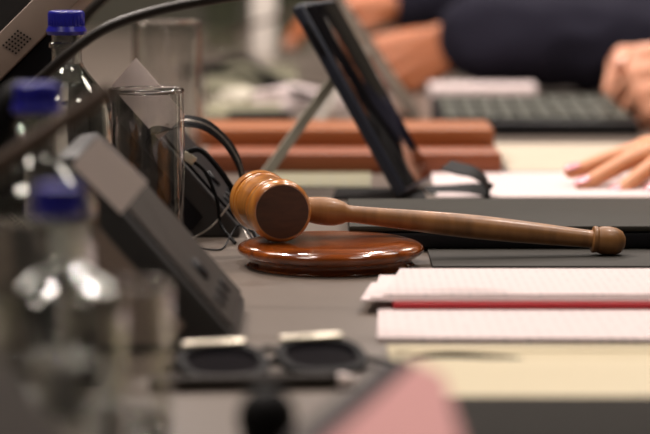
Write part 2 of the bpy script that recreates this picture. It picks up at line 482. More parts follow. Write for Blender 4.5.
bottle(V(-0.1480, 1.25), 0.1590, 0.0300, 0.0115, 'blurred blue capped water bottle, middle one of three', 0.55)
bottle(V(-0.1140, 1.035), 0.1300, 0.0290, 0.0100, 'shortest blurred blue capped bottle in front of the tilted unit with a card', 0.42)

# ------------------------------------------------------------------ tilted conference units and their cards
def conf_unit(x0, x1, y0, y1, h, label, side=True):
    t = thing('conference_unit', label, 'conference unit', V((x0 + x1) / 2, y0), 0, 'tilted conference units')
    b = NB(); prism(b, [V(x0 - 0.03, y0, 0), V(x1, y0, 0), V(x1, y0, 0.008), V(x0, y0, h), V(x0 - 0.012, y0, h - 0.002)], (0, y1 - y0, 0))
    bevel_all(b, 0.0025)
    obj('body', b, M_dark, t)
    n = Vector((h - 0.008, 0, x1 - x0)).normalized()
    A = V(x0, y0, h); B = V(x1, y0, 0.008); d = (B - A)
    pn = NB(); q0 = A + d * 0.04 + Vector((0, 0.008, 0)); q1 = A + d * 0.96 + Vector((0, 0.008, 0))
    prism(pn, [q0 + n * 0.0002, q1 + n * 0.0002, q1 + n * 0.0022, q0 + n * 0.0022], (0, y1 - y0 - 0.016, 0))
    panel = obj('face_panel', pn, M_greyd, t, label='brown grey sloping face of the unit')
    off = n * -0.016
    q = [A + d * 0.10 + off, A + d * 0.82 + off, V(x0 + (x1 - x0) * 0.60, y0, 0.006), V(x0 - 0.015, y0, 0.006)]
    sp_ = NB(); prism(sp_, [Vector((p.x, y0 - 0.0012, p.z)) for p in q], (0, 0.001, 0))
    obj('side_panel', sp_, M_grey if side else M_black, t)
    c = A + d * 0.72 + n * 0.0022 + Vector((0, (y1 - y0) * 0.4, 0))
    obj('button', lathe(NB(), [(0, 0.003), (0.006, 0.003), (0.0075, 0.0018), (0.0075, 0.0001), (0, 0.0001)], 20, Matrix.Translation(c) @ frame(n, (0, 1, 0))), M_black, panel)
    for k in range(3):
        cc = A + d * 0.86 + n * 0.0022 + Vector((0, (y1 - y0) * (0.25 + 0.2 * k), 0))
        obj('key', box(NB(), cc + n * 0.0006, (0.009, 0.014, 0.0012), 0.0004, frame(n, (1, 0, 0))), M_black, panel)
    return t
conf_unit(-0.140, -0.050, 1.35, 1.50, 0.112, 'brown grey tilted conference unit in front of the near drinking glass')
cu = conf_unit(-0.155, -0.065, 1.85, 2.00, 0.112, 'black tilted conference unit standing behind the near drinking glass', False)
for ch in cu.children:
    if ch.name.startswith('face_panel'):
        ch.data.materials[0] = M_black; ch['label'] = 'black sloping face of the unit'
conf_unit(-0.155, -0.065, 0.76, 0.91, 0.112, 'very blurred tilted conference unit closest to the camera')
def card(quad, d, label):
    b = NB(); q = [P(x, y, d) for x, y in quad]
    prism(b, q, (0, 0.0008, 0))
    return single('paper_card', b, M_card, label, 'card', 'plain paper cards')
card([(98, 137), (147, 182), (121, 214), (72, 165)], 1.3478, 'pinkish plain card standing on the edge of the brown grey unit')
card([(136, 58), (185, 115), (159, 140), (111, 86)], 1.8478, 'pale card standing on the black unit, seen through the glass')

# top-left: slanted speaker unit with perforations
su = thing('speaker_unit', 'tilted taupe speaker unit with perforated edge at the top left', 'speaker unit', T(25, 240))
d0 = 1.79
b = NB(); prism(b, [P(-60, 92, d0), P(66, -34, d0), P(90, -10, d0), P(-36, 116, d0)], (0, 0.17, 0)); bevel_all(b, 0.002)
slab = obj('housing', b, M_grey, su)
pb = NB()
u = (P(60, -10, d0) - P(0, 50, d0)).normalized(); w = (P(30, 62, d0) - P(0, 32, d0)).normalized()
pc = P(17, 42, d0) + Vector((0, -0.0004, 0))
for i in range(6):
    for j in range(5):
        c = pc + u * ((i - 2.5) * 0.0030) + w * ((j - 2) * 0.0026) + u * (j - 2) * 0.0006
        lathe(pb, [(0, 0), (0.0008, 0), (0.0008, 0.0006), (0, 0.0006)], 8, Matrix.Translation(c) @ frame((0, -1, 0), (1, 0, 0)))
obj('perforations', pb, M_black, slab)
b = NB(); d1 = 1.80
g = [P(-18, 100, d1), P(52, 30, d1), P(56, 62, d1)]
base_r = V(P(40, 120, d1).x, d1); base_l = V(P(-30, 120, d1).x, d1)
prism(b, [g[0], g[1], g[2], base_r, base_l], (0, 0.14, 0)); bevel_all(b, 0.002)
obj('stand', b, M_black, su)
# black briefcase behind it
bc = V(-0.47, 2.42)
bf = thing('briefcase', 'black leather briefcase standing behind the speaker unit', 'briefcase', bc)
obj('body', box(NB(), bc + Vector((0, 0, 0.15)), (0.40, 0.10, 0.30), 0.018, seg=3), M_bag, bf)
obj('handle', tube(NB(), [bc + Vector((-0.06, 0, 0.298)), bc + Vector((-0.05, 0, 0.33)), bc + Vector((0.05, 0, 0.33)), bc + Vector((0.06, 0, 0.298))], 0.006), M_bag, bf)

# ------------------------------------------------------------------ gooseneck microphones
def goose(pts, base, r, m, label, head=None, head_r=0.010, hl=0.04):
    t = thing('gooseneck_microphone', label, 'microphone', base, 0, 'gooseneck microphones')
    obj('base', lathe(NB(), [(0, 0), (0.030, 0), (0.032, 0.003), (0.030, 0.010), (0.012, 0.016), (0.008, 0.020), (0, 0.020)], 28, Matrix.Translation(base)), M_black, t)
    obj('stem', tube(NB(), [base + Vector((0, 0, 0.018))] + pts, r), m, t)
    if head is not None:
        e = pts[-1]; dv = Vector(head).normalized()
        pr = [(0, -0.002), (head_r * 0.7, 0)] + [(head_r * math.sin(a), hl / 2 - hl / 2 * math.cos(a)) for a in [R(x) for x in (60, 80, 100, 120, 140, 160)]] + [(0, hl)]
        obj('foam_head', lathe(NB(), pr, 20, Matrix.Translation(e) @ frame(dv, (0, 1, 0))), M_rubber, t)
    return t
dg = 1.60
goose([P(-42, 180, dg), P(-20, 130, dg), P(25, 92, dg), P(48, 72, dg), P(72, 51, dg), P(108, 27, dg), P(155, 11, dg), P(210, 0, dg), P(290, -12, dg)],
      V(P(-45, 200, dg).x, dg), 0.0034, M_neck, 'long black gooseneck microphone arching over the ribbed bottle cap', (1, 0, 0.1))
dg = 1.18
goose([P(-105, 250, dg), P(-60, 205, dg), P(0, 163, dg), P(60, 124, dg), P(112, 88, dg)],
      V(P(-110, 250, dg).x, dg), 0.0040, M_brownneck, 'blurred brown gooseneck microphone crossing in front of the bottles')
dg = 1.28
goose([P(-50, 240, dg), P(-22, 170, dg), P(-12, 146, dg)],
      V(P(-55, 300, dg).x, dg + 0.02), 0.0035, M_neck, 'short black microphone with round foam head at the left edge', (0.5, 0, 0.8), 0.011)
dg = 2.12
goose([P(62, 120, dg), P(66, 60, dg), P(82, 22, dg), P(104, -2, dg), P(140, -30, dg)],
      V(P(60, 120, dg).x, dg), 0.0045, M_neck, 'black gooseneck microphone rising behind the sharp bottle', (1, 0, 0.4))
dg = 1.00
goose([P(264, 458, dg), P(265, 452, dg)],
      V(P(264, 420, dg).x, dg), 0.0035, M_neck, 'small black stubby microphone at the bottom edge below the spectacles', (0.05, 0, 1), 0.0125, 0.028)

# ------------------------------------------------------------------ headset and cables near the glass
hs = thing('headset', 'thin black headset band hooked over the black unit beside the gavel head', 'headset', V(-0.062, 1.89))
band = [P(146, 146, 1.845), P(151, 132, 1.845), P(166, 125, 1.85), P(186, 121, 1.86), P(207, 126, 1.87), P(226, 142, 1.88), P(239, 164, 1.885), P(244, 190, 1.89), P(247, 212, 1.888), P(252, 230, 1.886)]
obj('band', strip(NB(), band, 0.0105, 0.0013, up=Vector((0.15, 0.75, 0.65))), M_black, hs)
obj('band_edge', tube(NB(), [p + Vector((0.0004, -0.0030, -0.0003)) + Vector((0, 0, 0.0012)) for p in band[2:-1]], 0.0006, 6), M_silver, hs, label='thin silver rim along the black band')
obj('ear_pad', lathe(NB(), [(0, 0), (0.010, 0), (0.012, 0.003), (0.010, 0.007), (0, 0.008)], 24, Matrix.Translation(V(-0.0490, 1.886, 0.0005))), M_rubber, hs)
def cable(pts, r, m, label, name='cable', seg=8):
    return single(name, tube(NB(), pts, r, seg), m, label, 'cable')
cable([T(180, 247, 0.0012), P(190, 240, 1.835), P(212, 226, 1.835), P(229, 205, 1.835), P(236, 195, 1.835), P(246, 235, 1.83), T(262, 250, 0.0012)], 0.0007, M_silver, 'thin pale wire looping up beside the gavel head')
cable([T(185, 246, 0.0012), T(215, 250, 0.0012), T(225, 246, 0.0012), P(231, 235, 1.815), P(242, 226, 1.815), T(262, 253, 0.0012)], 0.0007, M_black, 'thin black wire lying on the table left of the sound block')
cable([P(186, 152, 1.842), P(200, 150, 1.842), P(214, 163, 1.84), P(228, 182, 1.84), P(238, 200, 1.84), T(262, 247, 0.003)], 0.0022, M_rubber, 'thick black cord hanging down in front of the black unit')
cable([P(188, 158, 1.842), P(205, 172, 1.838), P(217, 200, 1.835), P(221, 225, 1.832), T(235, 243, 0.002)], 0.0014, M_rubber, 'thinner black cord hanging left of the thick cord')
single('cable_connector', box(NB(), P(189, 158, 1.842), (0.011, 0.006, 0.007), 0.0012, Matrix.Rotation(R(35), 4, 'Y')), M_gold, 'pale metal connector where two black cords meet beside the glass', 'connector')

# ------------------------------------------------------------------ black laptop, grey folder
fo = NB(); box(fo, V(0.28, 1.807, 0.0012), (0.41, 0.25, 0.002), 0.0005)
single('document_folder', fo, M_folder, 'thin grey folder lying under the gavel knob and black laptop', 'folder')
lp = thing('laptop', 'closed slim black laptop with grey lid behind the gavel handle', 'laptop', V(0.2, 1.855, 0.0024))
obj('base', box(NB(), V(0.195, 1.855, 0.0024 + 0.0062), (0.355, 0.174, 0.0122), 0.003), M_black, lp)
obj('lid', box(NB(), V(0.195, 1.855, 0.0024 + 0.0148), (0.355, 0.174, 0.0046), 0.0018), M_lid, lp, label='grey laptop lid')
for s in (-0.1, 0.1):
    obj('hinge', box(NB(), V(0.195 + s, 1.9435, 0.0024 + 0.0120), (0.05, 0.005, 0.006), 0.0015), M_black, lp)

# ------------------------------------------------------------------ tablets on kickstands
def tablet(base, tilt, yaw, L, W, th, mc, label, kick, kw, mk, screen=True):
    """base: foot of the near edge; leans towards -x by tilt"""
    base = Vector(base) + Vector((0, 0, th * math.sin(tilt)))
    t = thing('tablet', label, 'tablet', base, 0, 'tablets propped on kickstands')
    RT = Matrix.Translation(base) @ Matrix.Rotation(yaw, 4, 'Z') @ Matrix.Rotation(-tilt, 4, 'Y')
    b = NB(); box(b, (-th / 2, W / 2, L / 2), (th, W, L), th * 0.3, seg=3); bmesh.ops.transform(b, matrix=RT, verts=b.verts[:])
    case = obj('case', b, mc, t)
    b = NB(); box(b, (0.0002, W / 2, L / 2), (0.0014, W * 0.955, L * 0.955), 0.0005); bmesh.ops.transform(b, matrix=RT, verts=b.verts[:])
    obj('screen', b, M_screen, t)
    b = NB(); box(b, (-th * 0.45, -0.0006, L * 0.82), (th * 0.42, 0.003, L * 0.17), 0.0008); bmesh.ops.transform(b, matrix=RT, verts=b.verts[:])
    obj('side_button', b, M_black, case)
    top, foot = kick
    b = NB(); sw = spline([top, foot]); 
    sweep(b, [Vector(top), Vector(foot)], [(-0.0042, 0), (0.0042, 0), (0.0042, kw), (-0.0042, kw)], Vector((0, 1, 0)))
    obj('kickstand', b, mk, t)
    return t
tablet(T(407, 199, 0.002), R(30.0), R(-14), 0.188, 0.118, 0.0115, M_case,
       'dark navy tablet propped on a kickstand behind the gavel', (P(334, 80, 2.17), T(254, 192.5, 0.005) + Vector((0, 0.01, 0))), 0.03, mat('olive grey metal', '#8f8a7c', 0.5))
tablet(T(423, 122, 0.0), R(34), R(3), 0.235, 0.15, 0.0115, M_silver,
       'silver edged tablet propped on a kickstand behind the brown folios', (P(372, 40, 2.93), T(313, 128, 0.006)), 0.03, M_silver)

# ------------------------------------------------------------------ brown folios
def folio(c, s, m, label):
    t = thing('leather_folio', label, 'folio', c, 0, 'stacked brown leather folios')
    h = s[2]
    cov = NB()
    box(cov, c + Vector((0, 0, h - h * 0.11)), (s[0], s[1], h * 0.22), h * 0.09)
    box(cov, c + Vector((0, 0, h * 0.11)), (s[0], s[1], h * 0.22), h * 0.09)
    box(cov, c + Vector((0, -s[1] / 2 + h * 0.12, h / 2)), (s[0], h * 0.24, h * 0.98), h * 0.1)
    obj('cover', cov, m, t)
    obj('pages', box(NB(), c + Vector((0, h * 0.12, h / 2)), (s[0] - 0.008, s[1] - h * 0.5, h * 0.54)), M_off, t)
    return t
folio(V(0.027, 2.425, 0), (0.284, 0.21, 0.0190), M_folio2, 'brown leather folio lying flat under the other folio')
folio(V(0.017, 2.455, 0.0191), (0.30, 0.115, 0.0165), M_folio, 'tan leather folio lying on top of the brown folio')

# ------------------------------------------------------------------ strap, leaflet, papers in the middle
st = [T(428, 192, 0.0016), T(447, 191, 0.0018), P(468, 190, 2.150), P(482, 194.5, 2.125), P(487.5, 195.0, 2.112), P(488, 187, 2.108), P(483, 179, 2.108), P(472, 172, 2.110), P(460, 169, 2.113), P(446, 165, 2.118)]
single('strap', strip(NB(), st, 0.024, 0.0016, up=Vector((0, 0.95, 0.30))), M_rubber, 'black rubber strap with a raised curled end on the white paper', 'strap')
def sheets(poly, z0, th, m, label, cat='paper', name='paper', group=None):
    b = NB(); prism(b, [Vector((p.x, p.y, TZ + z0)) for p in poly], (0, 0, th))
    return single(name, b, m, label, cat, group)
sheets([V(0.006, 2.095), V(0.088, 2.095), V(0.088, 2.180), V(0.010, 2.180)], 0.0003, 0.0014, M_rubber, 'thin black slip case lying under the navy tablet', 'slip case', 'slip_case')
sheets([V(-0.052, 2.19), V(0.042, 2.19), V(0.044, 2.322), V(-0.050, 2.322)], 0.0003, 0.0012, M_leaf, 'greenish printed leaflet lying behind the gavel ferrule', 'leaflet', 'leaflet')
sheets([V(0.098, 2.115), V(0.52, 2.125), V(0.52, 2.325), V(0.100, 2.325)], 0.0003, 0.0007, M_white, 'white sheet of paper under the hand with pink nails')
sheets([V(0.178, 2.335), V(0.50, 2.335), V(0.50, 2.62), V(0.178, 2.62)], 0.0003, 0.0006, mat('buff paper', '#b5a996', 0.7), 'pale buff sheet between the white sheet and the black keyboard')
sheets([V(0.139, 3.20), V(0.278, 3.20), V(0.285, 3.325), V(0.141, 3.325)], 0.0003, 0.020, M_white, 'bright white paper pad in front of the navy sleeve', 'paper pad', 'paper_pad')

# ------------------------------------------------------------------ documents on the near right
sheets([V(0.030, 1.385), V(0.330, 1.378), V(0.330, 1.600), V(0.036, 1.605)], 0.0003, 0.0026, M_print2, 'lower printed page stack closest to the camera, below the red booklet', 'document', 'printed_document', 'printed documents')
rb = thing('red_booklet', 'thin red covered booklet between the two page stacks', 'booklet', V(0.19, 1.55, 0.0030))
b = NB(); box(b, V(0.192, 1.530, 0.0053), (0.300, 0.088, 0.0044), 0.0008)
obj('cover', b, M_red, rb)
ud = thing('printed_document', 'upper printed page stack with stepped left edge on the red booklet', 'document', V(0.19, 1.55, 0.0076), 0, 'printed documents')
for i, (xl0, xl1, y0, y1, z) in enumerate(((0.022, 0.030, 1.489, 1.560, 0.0077), (0.028, 0.036, 1.492, 1.585, 0.0089), (0.036, 0.050, 1.495, 1.607, 0.0101))):
    b = NB(); prism(b, [V(xl0, y0, z), V(0.335, y0, z), V(0.335, y1, z), V(xl1, y1, z)], (0, 0, 0.0011))
    obj('page_bundle', b, M_print if i == 2 else M_white, ud)

# ------------------------------------------------------------------ cream pad, cream tablet, cord loop
b = NB(); box(b, V(0.235, 1.202, 0.0012), (0.40, 0.325, 0.0022), 0.0008)
dp = thing('desk_pad', 'cream leather desk pad at the bottom right under the framed tablet', 'desk pad', V(0.235, 1.222))
obj('pad', b, M_cream, dp)
b = NB(); box(b, V(0.235, 1.3445, 0.0025), (0.39, 0.004, 0.0012), 0.0004)
obj('seam', b, mat('tan seam', '#ab9f83', 0.6), dp, label='darker stitched seam')
ct = thing('tablet', 'cream framed tablet lying flat on the cream pad at bottom right', 'tablet', V(0.2, 1.18, 0.0024))
b = NB(); box(b, V(0.192, 1.1665, 0.0024 + 0.004), (0.30, 0.225, 0.008), 0.003); obj('frame', b, M_creamp, ct)
b = NB(); box(b, V(0.196, 1.1175, 0.0106), (0.282, 0.107, 0.0008), 0.0003); obj('screen', b, mat('dim screen', '#24221f', 0.7, spec=0.05), ct)
lo = [T(402, 366, .0042), T(415, 358, .0042), T(450, 355, .0042), T(490, 357, .0042), T(520, 360, .0042), T(526, 366, .0042), T(518, 369, .0042), T(480, 371, .0042), T(440, 372, .0042), T(410, 370, .0042), T(385, 362, .0048), T(355, 356, .0016)]
cable(lo, 0.0016, M_rubber, 'thin black cord forming a flat loop on the cream pad')

# ------------------------------------------------------------------ spectacles and pen
sp = thing('spectacles', 'folded black spectacles with painted top highlights in the near foreground', 'spectacles', V(-0.022, 1.275), R(20))
MS = Matrix.Rotation(R(-70), 4, 'X')
def lens_ring(cx):
    pts = []
    for k in range(29):
        a = 2 * math.pi * k / 28
        x = 0.0225 * (abs(math.cos(a)) ** 0.75) * (1 if math.cos(a) >= 0 else -1); y = 0.0165 * (abs(math.sin(a)) ** 0.75) * (1 if math.sin(a) >= 0 else -1)
        pts.append(MS @ Vector((cx + x, 0, 0.0195 + y)))
    return pts
for cx in (-0.028, 0.028):
    ring = lens_ring(cx)
    b = NB(); sweep(b, ring, [(-0.0022, -0.002), (0.0022, -0.002), (0.0022, 0.002), (-0.0022, 0.002)], MS @ Vector((0, 1, 0)))
    rim = obj('rim', b, M_rubber, sp, local=True)
    b = NB(); prism(b, [p * 1.0 for p in ring[:-1]], MS @ Vector((0, 0.0012, 0)))
    obj('lens', b, mat('smoked lens', '#17161a', 0.12), rim, local=True)
    b = NB(); box(b, MS @ Vector((cx, -0.0015, 0.0380)), (0.036, 0.004, 0.0046), 0.001, MS)  # pale bars stand in for highlights along the frame tops
    obj('highlight_bar', b, M_gold, sp, local=True, label='pale bar painted as a frame highlight')
obj('bridge', tube(NB(), [MS @ Vector((-0.006, 0, 0.026)), MS @ Vector((0, -0.002, 0.029)), MS @ Vector((0.006, 0, 0.026))], 0.0018), M_rubber, sp, local=True)
for s in (-1, 1):
    a = MS @ Vector((s * 0.050, 0.002, 0.030))
    obj('temple', tube(NB(), [a, a + Vector((-s * 0.012, 0.006 + 0.004 * (s > 0), -0.010)), Vector((-s * 0.02, a.y + 0.010 + 0.006 * (s > 0), 0.0030)), Vector((-s * 0.055, a.y + 0.004 + 0.006 * (s > 0), 0.0025))], 0.0022), M_rubber, sp, local=True)
pn = thing('pen', 'slim dark pen with a pale tip lying in front of the spectacles', 'pen', T(235, 388))
p0, p1 = T(150, 384, 0.0042), T(337, 380, 0.0042)
obj('barrel', tube(NB(), [p0, p0.lerp(p1, .5), p1], 0.0040, 12), M_greyd, pn)
obj('tip', lathe(NB(), [(0, 0), (0.0038, 0.0005), (0.0036, 0.004), (0.001, 0.011), (0, 0.0112)], 14, Matrix.Translation(p1) @ frame(p1 - p0, (0, 1, 0))), M_card, pn)

# ------------------------------------------------------------------ pink notebook on a black box, very near
zt = 0.066
qa = [T(286, 444, zt), T(394, 355, zt), T(444, 378, zt), T(464, 452, zt)]
cen = sum(qa, Vector()) / 4
b = NB(); prism(b, [Vector((cen.x + (q.x - cen.x) * 0.9, cen.y + (q.y - cen.y) * 0.95, TZ + 0.0003)) for q in qa], (0, 0, zt - 0.0104)); bevel_all(b, 0.002)
single('storage_box', b, M_black, 'small black box under the pink notebook at the bottom centre', 'box')
nb = thing('notebook', 'pink notebook with a dark plum spine on the small black box', 'notebook', Vector((cen.x, cen.y, TZ + zt - 0.01)))
b = NB(); prism(b, [q - Vector((0, 0, 0.0098)) for q in qa], (0, 0, 0.0092)); obj('pages', b, M_off, nb)
sd = (qa[2] - qa[1]).normalized() * 0.024
b = NB(); prism(b, [qa[0] - Vector((0, 0, 0.0005)), qa[1] - Vector((0, 0, 0.0005)), qa[1] + sd, qa[0] + sd], (0, 0, 0.0012)); obj('spine', b, M_purple, nb)
b = NB(); prism(b, [qa[0] + sd * 1.02, qa[1] + sd * 1.02, qa[2], qa[3]], (0, 0, 0.001)); obj('cover', b, M_pink, nb)

# ------------------------------------------------------------------ far keyboard
kx0, kx1, ky0, ky1 = 0.128, 0.352, 2.72, 2.95
kb = thing('keyboard', 'black keyboard with olive grey keys beyond the brown folios', 'keyboard', V((kx0 + kx1) / 2, (ky0 + ky1) / 2))
b = NB(); prism(b, [V(kx0, ky0, 0), V(kx0, ky1, 0), V(kx0, ky1, 0.028), V(kx0, ky0, 0.0155)], (kx1 - kx0, 0, 0)); bevel_all(b, 0.002)
obj('body', b, M_black, kb)
sl = math.atan2(0.0125, ky1 - ky0)
kproto = None
for r_ in range(5):
    for c_ in range(10):
        y = ky0 + 0.035 + r_ * 0.040; x = kx0 + 0.016 + c_ * 0.0213
        z = 0.0155 + (y - ky0) * math.tan(sl) + 0.0022
        if kproto is None:
            kproto = obj('key', box(NB(), (0, 0, 0), (0.0175, 0.034, 0.0042), 0.001, Matrix.Rotation(sl, 4, 'X')), M_key, kb, local=True)
            k = kproto
        else:
            k = kproto.copy(); COL.objects.link(k)
        k.location = V(x, y, z) - kb.location

# ------------------------------------------------------------------ background clutter on the far left
def lump(c, s, m, label, name, cat, seed, group=None):
    b = NB(); bmesh.ops.create_icosphere(b, subdivisions=4, radius=1)
    for v in b.verts:
        n = noise.noise(v.co * 1.6 + Vector((seed, 0, 0))) * 0.35 + noise.noise(v.co * 4 + Vector((0, seed, 0))) * 0.14
        v.co = v.co * (1 + n)
        v.co = Vector((v.co.x * s[0], v.co.y * s[1], max(v.co.z, -0.55) * s[2] + 0.55 * s[2])) + c
    return single(name, b, m, label, cat, group, ang=25)
lump(T(287, 105), (0.050, 0.03, 0.016), M_white, 'largest crumpled white napkin left of the navy tablet', 'paper_napkin', 'napkin', 3, 'crumpled napkins')
lump(T(239, 104), (0.030, 0.03, 0.013), M_off, 'small crumpled off white napkin farthest left', 'paper_napkin', 'napkin', 8, 'crumpled napkins')
lump(T(362, 106), (0.032, 0.03, 0.017), M_white, 'crumpled white napkin under the silver edged tablet', 'paper_napkin', 'napkin', 12, 'crumpled napkins')
sheets([T(205, 118), T(285, 118), T(280, 106), T(207, 106)], 0.0003, 0.004, M_leaf, 'greenish printed leaflet lying left beyond the folios', 'leaflet', 'leaflet')
sheets([T(228, 122), T(292, 122), T(292, 118.5), T(228, 118.5)], 0.0003, 0.009, M_black, 'black phone lying flat just beyond the folios', 'oblong', 'oblong')  # thin flat black oblong on the table
sheets([T(205, 98), T(300, 97), T(295, 72), T(208, 72)], 0.0003, 0.012, mat('sage folder', '#66634f', 0.7), 'sage green folder stack on the table beyond the napkins', 'folder', 'document_folder')
cable([T(194, 66, 0.007), T(215, 66, 0.022), T(236, 59, 0.036), T(252, 62, 0.036), T(268, 75, 0.030), T(288, 85, 0.025), T(305, 87, 0.020), T(324, 90, 0.007)], 0.0055, M_rubber, 'thick black cable arching over the sage folders')
cable([T(180, 70, 0.006), T(200, 72, 0.016), T(240, 73, 0.019), T(262, 81, 0.019), T(300, 93, 0.019), T(326, 99, 0.006)], 0.005, M_rubber, 'second black cable running lower over the sage folders')
cable([T(205, 52, 0.004), P(240, 30, 4.0), P(275, 18, 4.0), P(300, 10, 4.0), P(320, 20, 4.0), T(338, 55, 0.004)], 0.0035, M_brownneck, 'thin brown cable arching in front of the white flask')
fl = thing('flask', 'white upright flask standing far back left of the navy tablet', 'flask', T(264, 56))
obj('body', lathe(NB(), [(0, 0), (0.022, 0), (0.023, 0.004), (0.023, 0.14), (0.016, 0.165), (0.013, 0.175), (0, 0.175)], 28, Matrix.Translation(T(264, 56))), M_therm, fl)
obj('cap', lathe(NB(), [(0, 0.175), (0.014, 0.175), (0.014, 0.2), (0.012, 0.203), (0, 0.203)], 28, Matrix.Translation(T(264, 56))), M_black, fl)
for px, lab in ((222, 'pale green glass bottle left of the white flask'), (292, 'pale green glass bottle right of the white flask')):
    c = T(px, 50)
    gb = thing('glass_bottle', lab, 'bottle', c, 0, 'far green glass bottles')
    obj('body', lathe(NB(), [(0, 0), (0.031, 0), (0.033, 0.004), (0.033, 0.13), (0.027, 0.15), (0.013, 0.18), (0.012, 0.22), (0.0, 0.22)], 32, Matrix.Translation(c)), M_amber, gb)
    obj('cap', lathe(NB(), [(0, 0.22), (0.014, 0.22), (0.014, 0.235), (0, 0.235)], 24, Matrix.Translation(c)), M_cap, gb)

# ------------------------------------------------------------------ people
def ball(bm, c, r):
    t = bmesh.new(); bmesh.ops.create_icosphere(t, subdivisions=2, radius=r, matrix=Matrix.Translation(c)); merge(bm, t)
def caps(bm, p0, p1, r0, r1):
    p0, p1 = Vector(p0), Vector(p1)
    ball(bm, p0, r0); ball(bm, p1, r1)
    d = p1 - p0
    if d.length < 1e-5: return
    t = bmesh.new(); bmesh.ops.create_cone(t, cap_ends=True, segments=16, radius1=r0, radius2=r1, depth=d.length)
    bmesh.ops.transform(t, matrix=Matrix.Translation((p0 + p1) / 2) @ frame(d, d.orthogonal()), verts=t.verts[:]); merge(bm, t)
def chain(bm, pts, rs):
    for i in range(len(pts) - 1): caps(bm, pts[i], pts[i + 1], rs[i], rs[i + 1])
def remesh(name, bm, vox, m, parent, smooth=4, wrinkle=0.0, label=None):
    me = bpy.data.meshes.new('tmp'); bm.to_mesh(me); bm.free()
    o = bpy.data.objects.new('tmp', me); COL.objects.link(o)
    md = o.modifiers.new('r', 'REMESH'); md.mode = 'VOXEL'; md.voxel_size = vox
    sm = o.modifiers.new('s', 'SMOOTH'); sm.iterations = smooth; sm.factor = 0.5
    dg_ = bpy.context.evaluated_depsgraph_get(); dg_.update()
    me2 = bpy.data.meshes.new_from_object(o.evaluated_get(dg_))
    bpy.data.objects.remove(o); bpy.data.meshes.remove(me)
    b = NB(); b.from_mesh(me2); bpy.data.meshes.remove(me2)
    if wrinkle:
        b.normal_update()
        for v in b.verts:
            q = v.co * 14
            n = noise.noise(Vector((q.x + q.z * 0.8, q.y * 0.7, q.z - q.x * 0.4)))
            v.co += v.normal * wrinkle * (1 - abs(n) * 2.2)
    return obj(name, b, m, parent, label=label, ang=180)
def hand(bm, W, f, n, s, curls, splay=0.06, scale=1.0, thumb=(0.55, 0.35, 0.25), lift=0.0):
    """W wrist, f forward, n back-of-hand normal, s towards the thumb; returns nail frames"""
    f, n, s = Vector(f).normalized(), Vector(n).normalized(), Vector(s).normalized()
    k = scale; nails = []
    kn = [(0.030, 0.092, 0.001), (0.010, 0.096, 0.004), (-0.011, 0.091, 0.003), (-0.029, 0.082, -0.001)]
    ln = [(0.042, 0.026, 0.020), (0.046, 0.030, 0.021), (0.043, 0.028, 0.020), (0.034, 0.021, 0.018)]
    rr = [(0.0100, 0.0088, 0.0080, 0.0066), (0.0102, 0.0090, 0.0081, 0.0067), (0.0098, 0.0086, 0.0077, 0.0063), (0.0088, 0.0076, 0.0068, 0.0056)]
    wr = [(0.016, 0.0), (0.006, 0.0), (-0.006, 0.0), (-0.016, 0.0)]
    K = []
    for i in range(4):
        a = W + s * wr[i][0] * k + f * 0.004; b_ = W + s * kn[i][0] * k + f * kn[i][1] * k + n * kn[i][2] * k
        caps(bm, a, b_, 0.0145 * k, 0.0118 * k)
        caps(bm, a - n * 0.006 * k, b_ - n * 0.008 * k - f * 0.012, 0.0135 * k, 0.0100 * k)
        K.append(b_)
    for i in range(3): caps(bm, K[i], K[i + 1], 0.0110 * k, 0.0110 * k)
    for i in range(4):
        sp_ = splay * (1.5 - i)
        fd = (f + s * sp_).normalized(); ang = lift; p = K[i]; pts = [p]
        for j in range(3):
            ang += curls[i][j]
            dv = fd * math.cos(ang) - n * math.sin(ang)
            p = p + dv * ln[i][j] * k; pts.append(p)
        chain(bm, pts, [r_ * k for r_ in rr[i]])
        up = fd * math.sin(ang) + n * math.cos(ang)
        nails.append((pts[-1] - dv * 0.004 * k + up * rr[i][3] * k * 0.86, dv, up, 0.0078 * k))
    t0 = W + s * 0.016 * k + f * 0.018 * k - n * 0.006 * k
    dv = (f * math.cos(thumb[0]) + s * math.sin(thumb[0]) - n * 0.25).normalized()
    t1 = t0 + dv * 0.040 * k
    dv2 = (f * math.cos(thumb[1]) + s * math.sin(thumb[1]) - n * 0.15).normalized(); t2 = t1 + dv2 * 0.032 * k
    dv3 = (f * math.cos(thumb[2]) + s * math.sin(thumb[2]) - n * 0.05).normalized(); t3 = t2 + dv3 * 0.026 * k
    chain(bm, [t0, t1, t2, t3], [0.0155 * k, 0.0115 * k, 0.0098 * k, 0.0078 * k])
    nails.append((t3 - dv3 * 0.003 + (n * 0.6 + s * 0.5).normalized() * 0.0072 * k, dv3, (n * 0.6 + s * 0.5).normalized(), 0.0072 * k))
    return nails
def nail_obj(fr, parent, m):
    c, dv, up, w = fr
    b = NB(); bmesh.ops.create_uvsphere(b, u_segments=14, v_segments=8, radius=1)
    side = dv.cross(up).normalized(); up = side.cross(dv).normalized()
    Mx = Matrix((dv * w * 1.25, side * w * 0.82, up * 0.0022)).transposed().to_4x4(); Mx.translation = c
    bmesh.ops.transform(b, matrix=Mx, verts=b.verts[:])
    obj('fingernail', b, m, parent)
